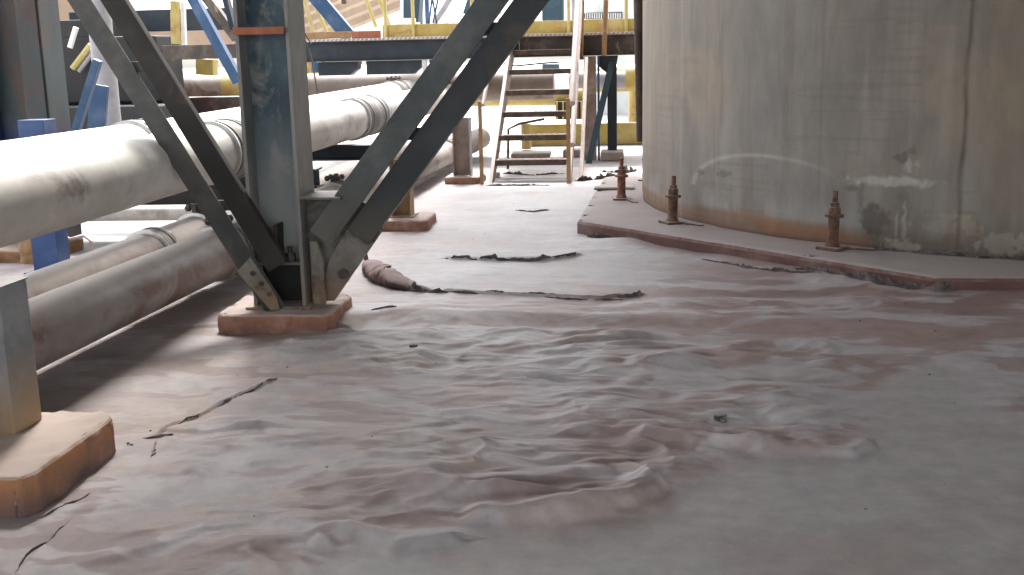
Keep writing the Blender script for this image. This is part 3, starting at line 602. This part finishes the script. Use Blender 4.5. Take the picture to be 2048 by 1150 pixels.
tear([(-1.985, 3.33), (-1.95, 3.42), (-1.91, 3.54)], .016, 'rolled black strip in front of the near orange plinth', 10, .9)
tear([(-1.84, 2.92), (-1.87, 3.05), (-1.86, 3.16), (-1.86, 3.29)], .008, 'dark crack leaving the picture at the bottom left corner', 11)
tear([(-1.50, 6.22), (-1.42, 6.27), (-1.34, 6.30)], .014, 'small dark crumbs of sheet right of the central plinth', 12)
tear([(.55, 8.15), (.97, 7.70), (1.3, 7.42)], .028, 'dark loose edge of sheet along the left part of tank plinth', 13, .2, width=.03)
tear([(1.15, 7.62), (1.4, 7.35), (1.62, 7.08), (1.9, 6.86), (2.1, 6.9), (2.35, 6.93)], .05, 'dark sheet edge folded up against the nearest plinth corner', 14, .2, width=.03)
tear([(-.32, 9.22), (-.22, 9.12), (-.12, 9.02)], .05, 'torn sheet peeling off the left corner of the tank plinth', 15, .8)
tear([(-1.1, 10.85), (-.9, 10.75), (-.72, 10.9)], .018, 'faint crumpled tear on the bright floor before the stair', 16)
tear([(-1.62, 14.6), (-1.2, 14.3), (-.8, 14.45)], .05, 'dark crumpled sheet seen under the stair', 17)
tear([(-1.7, 13.15), (-1.2, 13.1), (-.75, 13.12)], .025, 'dark sheet edge along the foot of the stair', 18)
tear([(-.62, 13.55), (-.35, 13.7), (-.1, 14.0)], .09, 'dark torn heap right of the stair foot', 19, 1.2)
tear([(-.30, 14.6), (.0, 14.4), (.15, 14.7)], .09, 'upper dark scrap of sheet behind the torn heap', 20, 1.2)
for (a, l, lb) in (((236.0, 246.5), 21, 'dark sheet edge lying along the tank foot right of the nearest bolt'), ((246.8, 258), 22, 'dark crumpled sheet edge along the tank foot at the right')):
    P = [(TC[0]+3.70*math.cos(math.radians(q)), TC[1]+3.70*math.sin(math.radians(q))) for q in np.linspace(a[0], a[1], 6)]
    tear(P, .045, lb, l, .8, .12, width=.02)
# curled flap
def flap():
    ax = [(-1.93, 8.08), (-1.86, 7.80), (-1.76, 7.50), (-1.64, 7.28), (-1.52, 7.10), (-1.34, 6.98), (-1.16, 6.92)]
    rad = [.016, .050, .078, .085, .066, .034, .010]
    L = np.linspace(0, 6, 60); xs = np.interp(L, range(7), [a[0] for a in ax]); yy = np.interp(L, range(7), [a[1] for a in ax]); rr = np.interp(L, range(7), rad)
    vs = []; fs = []; K = 18; r = np.random.RandomState(3)
    for i in range(60):
        dx, dy = (xs[min(i+1, 59)]-xs[max(i-1, 0)], yy[min(i+1, 59)]-yy[max(i-1, 0)]); q = math.hypot(dx, dy); nx, ny = -dy/q, dx/q
        top = 205 + 30*math.sin(i*.9)+38*r.rand() - (75 if 27 < i < 33 else 0) - (30 if i > 45 else 0)
        for side in (0, 1):
            for k in range(K+1):
                a = math.radians(-80+top*k/K); R_ = rr[i]*(1-.07*side)*(1+.08*math.sin(i*.4+k*.5)) - .004*side
                vs.append((xs[i]-nx*math.cos(a)*R_*1.2, yy[i]-ny*math.cos(a)*R_*1.2, rr[i]*.72+math.sin(a)*R_*.80+.004))
    W = 2*(K+1)
    for i in range(59):
        for k in range(K):
            a = i*W+k; fs.append((a, a+1, a+W+1, a+W)); a += K+1; fs.append((a, a+W, a+W+1, a+1))
        for e in (0, K): a = i*W+e; fs.append((a, a+W, a+W+K+1, a+K+1))
    b = MB().add(vs, fs); b.smooth = True; o = b.build('membrane_flap', M_flap)
    tag(o, 'curled pink flap of torn floor sheet rolled up right of the central column', 'torn membrane')
flap()
tear([(-1.52, 7.06), (-1.40, 6.98), (-1.28, 6.92), (-1.14, 6.90)], .055, 'dark frayed crest at the narrow right end of the curled pink flap', 31, .3)
tear([(-2.02, 8.22), (-1.95, 8.12), (-1.90, 8.02)], .10, 'black frayed tip at the upper left end of the curled pink flap', 32, .6)
for (x, y, s, lab) in ((-1.12, 5.56, .022, 'small dark lump on the wrinkled sheet right of the central plinth'), (.39, 4.39, .028, 'small dark lump in the middle right of the wrinkled sheet'), (-1.09, 3.72, .010, 'tiny dark pebble on the lower left of the sheet'), (-2.0, 3.88+.18, .012, 'tiny dark pebble beside the near orange plinth'),
                       (.80, 3.55, .008, 'tiny speck on the smooth grey floor at the lower right')):
    r = np.random.RandomState(int(abs(x)*100)); z = float(floor_height(np.array([x]), np.array([y]))[0]); b = MB()
    for k in range(4):
        dx, dy = (r.rand(2)-.5)*s*1.6; P = [(x+dx+s*.6*math.cos(a)*(.6+.6*r.rand()), y+dy+s*.6*math.sin(a)*(.6+.6*r.rand()), z-.004) for a in np.arange(0, 6.2, 1.05)]
        b.prism(P, ((r.rand()-.5)*s, (r.rand()-.5)*s, s*(.4+.5*r.rand())))
    tag(b.build('debris_lump', M_tear, None, .002), lab, 'debris', 'small crumbs on the floor')

# ------------------------------------------------------------------ background
def cyl(name, lab, pts, r, mat, cat='pipe', n=32, parent=None):
    o = MB().tube(pts, r, n).build(name, mat, parent)
    if lab: tag(o, lab, cat)
    return o
bp = thing('header_pipe', 'thick dusty pipe crossing behind the platform from left to right', 'pipe', (-6, 19, 1.08))
cyl('barrel', None, [(-6.60, 19, 1.07), (-1.20, 19, 1.05)], .255, M_header, parent=bp)
cyl('barrel', None, [(-8.35, 19, 1.08), (-6.93, 19, 1.08)], .27, M_pipe_low, parent=bp); cyl('barrel', None, [(-12, 19, 1.06), (-8.36, 19, 1.08)], .25, M_brownpipe, parent=bp)
cyl('collar', None, [(-6.95, 19, 1.08), (-6.59, 19, 1.08)], .29, M_yellow, parent=bp)
bp = thing('yellow_duct', 'thick yellow duct with a standing leg at the left of the tank', 'duct', (.4, 20, 0))
cyl('barrel', None, [(-.75, 20, 1.12), (5, 20, 1.12)], .24, M_yellow, parent=bp); cyl('leg', None, [(.36, 20.6, 0), (.36, 20.6, .95)], .30, M_yellow, parent=bp)
cyl('small_pipe', 'thin grey and yellow pipe end between the platform legs', [(-.95, 19.2, 1.12), (.0, 19.2, 1.10)], .15, M_greyv)
tag(box('yellow_curb', (-1.8, 19.4, 0), (5, 19.7, .36), M_yellow, None, .01), 'low ochre wall running behind the stair to the tank', 'wall')
cyl('bollard', 'short ochre bollard seen through the stair', [(-1.66, 18.6, 0), (-1.66, 18.6, .42)], .085, M_yellow, 'bollard')
cyl('yellow_pipe_run', 'lower yellow pipe behind the stair treads', [(-3.2, 20.5, .82), (-.7, 20.5, .80)], .17, M_yellow)
# gas box with yellow bars low behind the stair
fr_ = thing('yellow_grille', 'dark box with upright yellow bars behind the stair', 'grille', (-1.0, 20, .45)); box('back', (-1.25, 20.1, .40), (-.75, 20.4, .72), M_dark, fr_, .004)
for k in range(5): cyl('bar', None, [(-1.22+k*.11, 20.05, .40), (-1.22+k*.11, 20.05, .72)], .016, M_yellow, n=6, parent=fr_)
v = thing('valve', 'rusty valve body hanging behind the right brace', 'valve', (-2.6, 16.3, 1.1))
cyl('body', None, [(-2.66, 16.3, 1.20), (-2.66, 16.3, 1.44)], [.10, .13], M_brownpipe, parent=v, n=14); cyl('flange', None, [(-2.66, 16.3, 1.15), (-2.66, 16.3, 1.195)], .17, M_rustbar, parent=v, n=16); cyl('stem', None, [(-2.66, 16.3, 1.06), (-2.66, 16.3, 1.15)], .05, M_rustbar, parent=v, n=10)
# left background
cyl('grey_standpipe', 'light grey vertical pipe behind the left brace', [(-5.78, 12, 0), (-5.78, 12, 3.2)], .128, M_greyv)
yp = thing('yellow_standpipe', 'slim yellow pipe with white cap beside the left column', 'pipe', (-5.039, 9.500, 0.953))
cyl('barrel', None, [(-5.039, 9.500, 0.953), (-5.021, 9.500, 1.699)], .045, M_yrail, parent=yp, n=14); cyl('cap', None, [(-5.021, 9.500, 1.699), (-5.017, 9.500, 1.733)], .065, M_white, parent=yp, n=14); cyl('head', None, [(-5.017, 9.500, 1.733), (-5.019, 9.500, 1.879)], .035, M_handrail, parent=yp, n=14)
o = MB().bar((-5.441, 10.500, 0.830), (-5.115, 10.500, 1.576), .075, .075, (0, 1, 0)).build('blue_strut', M_blue, None, .004); tag(o, 'blue strut leaning behind the left brace', 'brace')
o = MB().bar((-5.435, 10.900, 0.673), (-5.314, 10.900, 1.330), .18, .05, (0, 1, 0)).build('upright_plate', M_blue, None, .004); tag(o, 'dark blue upright plate beside the grey vertical pipe', 'panel')
mc = thing('machine', 'black machinery with pale glinting rods behind the left brace', 'machine', (-9, 16, 0))
box('housing', (-11.2, 17.0, .95), (-7.3, 18.0, 1.98), M_dark, mc, .03); box('base', (-11.5, 16.2, 0), (-7.0, 17.5, .93), M_dark, mc, .03)
MB().tube([(-8.489, 16.800, 2.123), (-8.620, 16.800, 1.822)], .045, 8).build('rod', M_white, mc); MB().tube([(-8.273, 16.800, 1.852), (-8.606, 16.800, 1.500)], .055, 8).build('rod', M_yrail, mc); MB().tube([(-8.271, 16.800, 1.715), (-8.512, 16.800, 1.452)], .035, 8).build('rod', M_greyv, mc)
tag(MB().prism([(-11.693, 22.000, 3.266), (-9.969, 22.000, 3.410), (-10.577, 22.000, 2.599), (-11.786, 22.000, 2.263)], (0, .2, 0)).build('tan_sheet', M_tan, None, .01), 'tan sloping sheet at the top left beside the left column', 'sheeting')
tag(MB().prism([(-10.576, 24.000, 2.534), (-8.349, 24.000, 2.668), (-8.426, 24.000, 1.645), (-10.488, 24.000, 1.626)], (0, .25, 0)).build('tan_sheet', M_tan, None, .01), 'tan panel behind the yellow posts left of central column', 'sheeting')
tag(box('dark_girder', (-9.2, 18.0, 2.07), (-6.3, 18.3, 2.42), M_navy, None, .01), 'dark girder near the top edge left of the central column', 'beam')
fr_ = thing('twin_posts', 'pair of cream yellow posts on a brown base left of central column', 'frame', (-6.998, 16.900, 1.839))
MB().bar((-6.942, 16.900, 1.838), (-6.901, 16.900, 2.484), .13, .08, (0, 1, 0)).build('post', M_yellow, fr_, .004); MB().bar((-6.847, 17.000, 1.821), (-6.815, 17.000, 2.472), .06, .08, (0, 1, 0)).build('post', M_white, fr_, .004)
MB().bar((-7.677, 17.400, 1.703), (-7.202, 17.400, 1.692), .1, .19).build('rail', M_yellow, fr_, .004)
tag(MB().bar((-7.075, 18.500, 1.608), (-7.096, 18.500, 1.341), .30, .25, (0, 1, 0)).build('yellow_support', M_yellow, None, .004), 'short yellow support between brown beam and thick pipe', 'support')
def at(x, y, Y=17.6):     # world point at depth Y (metres) along a sight line of the survey sheet
    d = Fv + Rv*((x-1024)/2200) - Uv*((y-575)/2200); return Vector((0, 0, 1.5)) + d*(Y/d.y)
for (a, b_, w_, mt, nm, lab, Y) in (((372, -30), (478, 165), .13, M_blue, 'blue_diagonal', 'blue diagonal strut just left of the central column', 14.5), ((402, -20), (474, 78), .12, M_brownbeam, 'brown_diagonal', 'brown diagonal bar meeting the central column from the left', 15.5), ((448, -20), (468, 60), .07, M_navy, 'navy_bar', 'thin dark bar beside the upper left of central column', 15.0),
                             ((612, -30), (700, 74), .22, M_blue, 'blue_diagonal', 'bright blue diagonal beam right of the central column', 17.0)):
    tag(MB().bar(at(*a, Y), at(*b_, Y), w_, .14, (0, 1, 0)).build(nm, mt, None, .004), lab, 'beam')
o = thing('corrugated_awning', 'striped tan corrugated sheet beyond the platform right of the column', 'awning', (-6, 24, 2))
A0, A1, B0, B1 = at(600, -10, 23), at(800, -90, 25), at(600, 100, 23), at(800, 20, 25)
for k in range(16):
    f0, f1 = k/16, (k+1)/16; b = MB(); p0 = A0.lerp(B0, f0); p1 = A0.lerp(B0, f1); q0 = A1.lerp(B1, f0*1.0); q1 = A1.lerp(B1, f1)
    b.prism([p0, q0, q1, p1], (0, .04+.05*(k % 2), 0)); b.build('sheet_strip', M_tan if k % 3 else M_tan2, o, .003)
tag(MB().bar(at(688, -20, 17.9), at(688, 8, 17.9), .07, .07, (0, 1, 0)).build('hanging_bracket', M_brownbeam, None, .004), 'short brown bracket hanging at the top edge', 'bracket')
dc = thing('control_cabinet', 'dark cabinet with white base box on the platform', 'cabinet', at(822, 44, 19.5))
MB().prism([at(806, -40, 19.5), at(843, -40, 19.5), at(836, 44, 19.5), at(806, 44, 19.5)], (0, .4, 0)).build('body', M_slate, dc, .006); MB().prism([at(792, 36, 19.4), at(830, 36, 19.4), at(830, 53, 19.4), at(792, 53, 19.4)], (0, .3, 0)).build('base_box', M_white, dc, .006)
lat = thing('blue_lattice', 'bundle of light blue upright pipes beyond the platform', 'frame', at(860, 48, 22))
for (a, b_, w_) in (((843, -20), (843, 48), .05), ((853, -20), (855, 48), .08), ((866, -20), (858, 48), .03), ((862, -20), (874, 48), .03), ((880, -20), (866, 46), .03), ((912, -20), (868, 48), .10)):
    MB().bar(at(*a, 22), at(*b_, 22), w_, .05, (0, 1, 0)).build('strut', M_blue if w_ < .09 else M_greyv, lat, .003)
MB().bar(at(936, 30, 23), at(952, -20, 23), .22, .05, (0, 1, 0)).build('strut', M_slate, lat, .003)
tag(MB().prism([at(1084, -60, 24), at(1126, -60, 24), at(1126, 41, 24), at(1084, 41, 24)], (0, .6, 0)).build('blue_cabinet', M_slate, None, .01), 'slate blue upright cabinet beyond the platform behind the stair rails', 'cabinet')
bd = thing('plaster_building', 'pale building with a dark louvre strip beyond the platform', 'building', (1, 30, 0))
wl = MB().prism([at(1172, -200, 30), at(1420, -200, 30), at(1420, 300, 30), at(1172, 300, 30)], (0, 4, 0)).build('wall', M_wall, bd, 0)
lv = MB().prism([at(1166, 26, 29.97), at(1245, 24, 29.97), at(1245, 37, 29.97), at(1166, 38, 29.97)], (0, .02, 0)).build('louvre', M_dark, bd, 0)
b = MB()
for k in range(22):
    x = 1168+k*3.5; b.bar(at(x, 26, 29.95), at(x, 37, 29.95), .018, .015, (0, 1, 0))
b.build('louvre_blade', M_white, lv)
# low level things left, seen under the upper pipes
cyl('cross_pipe', 'light brown pipe lying across beneath the upper pipes at the left', [(-5.4, 8.7, .315), (-3.35, 8.7, .315)], .065, M_pipe, n=24)
cyl('cross_pipe', 'thin grey pipe on the floor behind the lower pipes', [(-8.0, 11.5, .20), (-3.5, 11.0, .20)], .07, M_greyv, n=20)
cyl('cross_pipe', 'dark pipe low behind the upper pipes right of the left brace', [(-6.0, 9.9, .56), (-3.4, 9.9, .56)], .10, M_dark, n=20)
tag(box('dark_box_beam', (-6.2, 9.0, .26), (-3.4, 9.35, .80), M_dark, None, .01), 'black trough behind the light brown cross pipe under the upper pipes', 'box beam')  # long dark beam added to fill the black gap under the upper pipes
cyl('bent_wire', 'pale bent wire standing beside the blue column foot', [(-4.368, 8.000, 0.276), (-4.262, 8.000, 0.213), (-4.146, 8.000, 0.236), (-4.094, 8.000, 0.196), (-4.118, 8.000, 0.048)], .012, M_handrail, 'wire', 8)
plinth('block_plinth', 'ochre block on the floor right of the blue column foot', -4.62, 8.25, .3, .3, .22, M_ypost, .04)
plinth('block_plinth', 'red brown block low behind the left pipes beyond the wire', -5.6, 7.9, 1.2, .6, .12, M_rustbar, .05)
# red brown ledge and yellow collar seen through between brace and column
tag(box('brown_ledge', (-9.6, 18.2, .30), (-5.9, 18.6, .98), M_brownpipe, None, .02), 'red brown ledge below the thick pipe left of the central column', 'ledge')
cyl('hanging_cable', 'thin dark cable hanging right of the central column', [at(606, 70, 12), at(622, 112, 12), at(628, 145, 12), at(636, 190, 12)], .009, M_wire, 'cable', 6)
cyl('hanging_cable', 'short dark cable end high right of the central column', [at(606, 62, 11), at(614, 74, 11), at(622, 88, 11)], .008, M_wire, 'cable', 6)

tag(cyl('dark_downpipe', None, [at(1276, -60, 12.3), at(1283, 283, 12.3)], .055, M_brownpipe, n=16), 'dark brown upright pipe hugging the left edge of the tank', 'pipe')
tag(box('black_hopper', (-10.2, 17.05, 1.9), (-8.15, 17.8, 2.25), M_dark, None, .02), 'black hopper edge at the top left beside the tan sheet', 'hopper')
b = MB(); r = np.random.RandomState(9)
for k in range(150):
    y0 = 3+9*r.rand()**1.2; x0 = -1.9-.03*y0+r.rand()*(3.2+.15*y0) if k % 4 == 0 else r.choice([-1.75, -1.2, 1.4])+.22*r.randn(); q = .0015+.006*r.rand()**4
    if math.hypot(x0-TC[0], y0-TC[1]) < 4.7: continue
    z0 = float(floor_height_lin(x0, y0)); ph = r.rand()*6; P = [(x0+q*(.6+r.rand()*.7)*math.cos(ph+a), y0+q*(.6+r.rand()*.7)*math.sin(ph+a), z0-.002) for a in (0, 1.3, 2.5, 3.8, 5.1)]
    b.prism(P, (q*.3, 0, q*(.7+r.rand()))) 
b.build('grit', M_tear, None, 0, False, 'stuff'); gr_o = bpy.data.objects['grit']; gr_o['label'] = 'scattered dark grit and crumbs on the dusty floor'; gr_o['category'] = 'grit'
# a little more of the clutter beyond the walkway
cyl('blue_drum', 'small blue drum glimpsed under the beam right of central column', [at(636, 144, 20), at(636, 124, 20)], .13, M_blue, 'drum', 18)
tag(MB().prism([at(612, 150, 21), at(650, 150, 21), at(650, 121, 21), at(612, 118, 21)], (0, .2, 0)).build('cream_cover', M_yellow, None, .01), 'cream yellow cover behind the small blue drum', 'cover')
for (x0, x1, y0, y1, Y, mt, lab) in ((1020, 1060, 118, 126, 24, M_white, 'white box low beyond the stair top'), (1084, 1118, 128, 140, 23, M_slate, 'dark grey box beyond the second stair tread'), (1240, 1262, 128, 150, 26, M_greyv, 'pale box beside the tank far beyond the platform leg')):
    tag(MB().prism([at(x0, y1, Y), at(x1, y1, Y), at(x1, y0, Y), at(x0, y0, Y)], (0, .3, 0)).build('equipment_box', mt, None, .01), lab, 'box')
cyl('slim_pipe', 'slim grey pipe crossing behind the blue diagonal at the top left', [at(270, 26, 20), at(480, 22, 20)], .04, M_greyv)
cyl('slim_pipe', 'slim white pipe rising beyond the walkway beside the blue pipes', [at(893, 55, 24), at(893, -30, 24)], .05, M_white)
cyl('slim_pipe', 'slim grey upright pipe between the stair rails', [at(1148, 55, 23), at(1146, -30, 23)], .05, M_greyv)
cyl('hose', 'dark hose sagging under the walkway beam left of the stair', [at(1008, 126, 17), at(1030, 132, 17), at(1060, 129, 17), at(1090, 126, 17), at(1120, 124, 17)], .012, M_wire, 'hose', 8)

sr = thing('slanted_rails', 'slanting yellow stair rails beyond the walkway right of the central column', 'railing', (-5, 17.9, 1.85))
for (a, b_) in (((598, -40), (628, 68)), ((617, -20), (655, 68)), ((726, -20), (752, 54)), ((748, -30), (780, 54))): MB().tube([at(*a, 17.9), at(*b_, 17.9)], .032, 8).build('rail', M_yrail, sr)
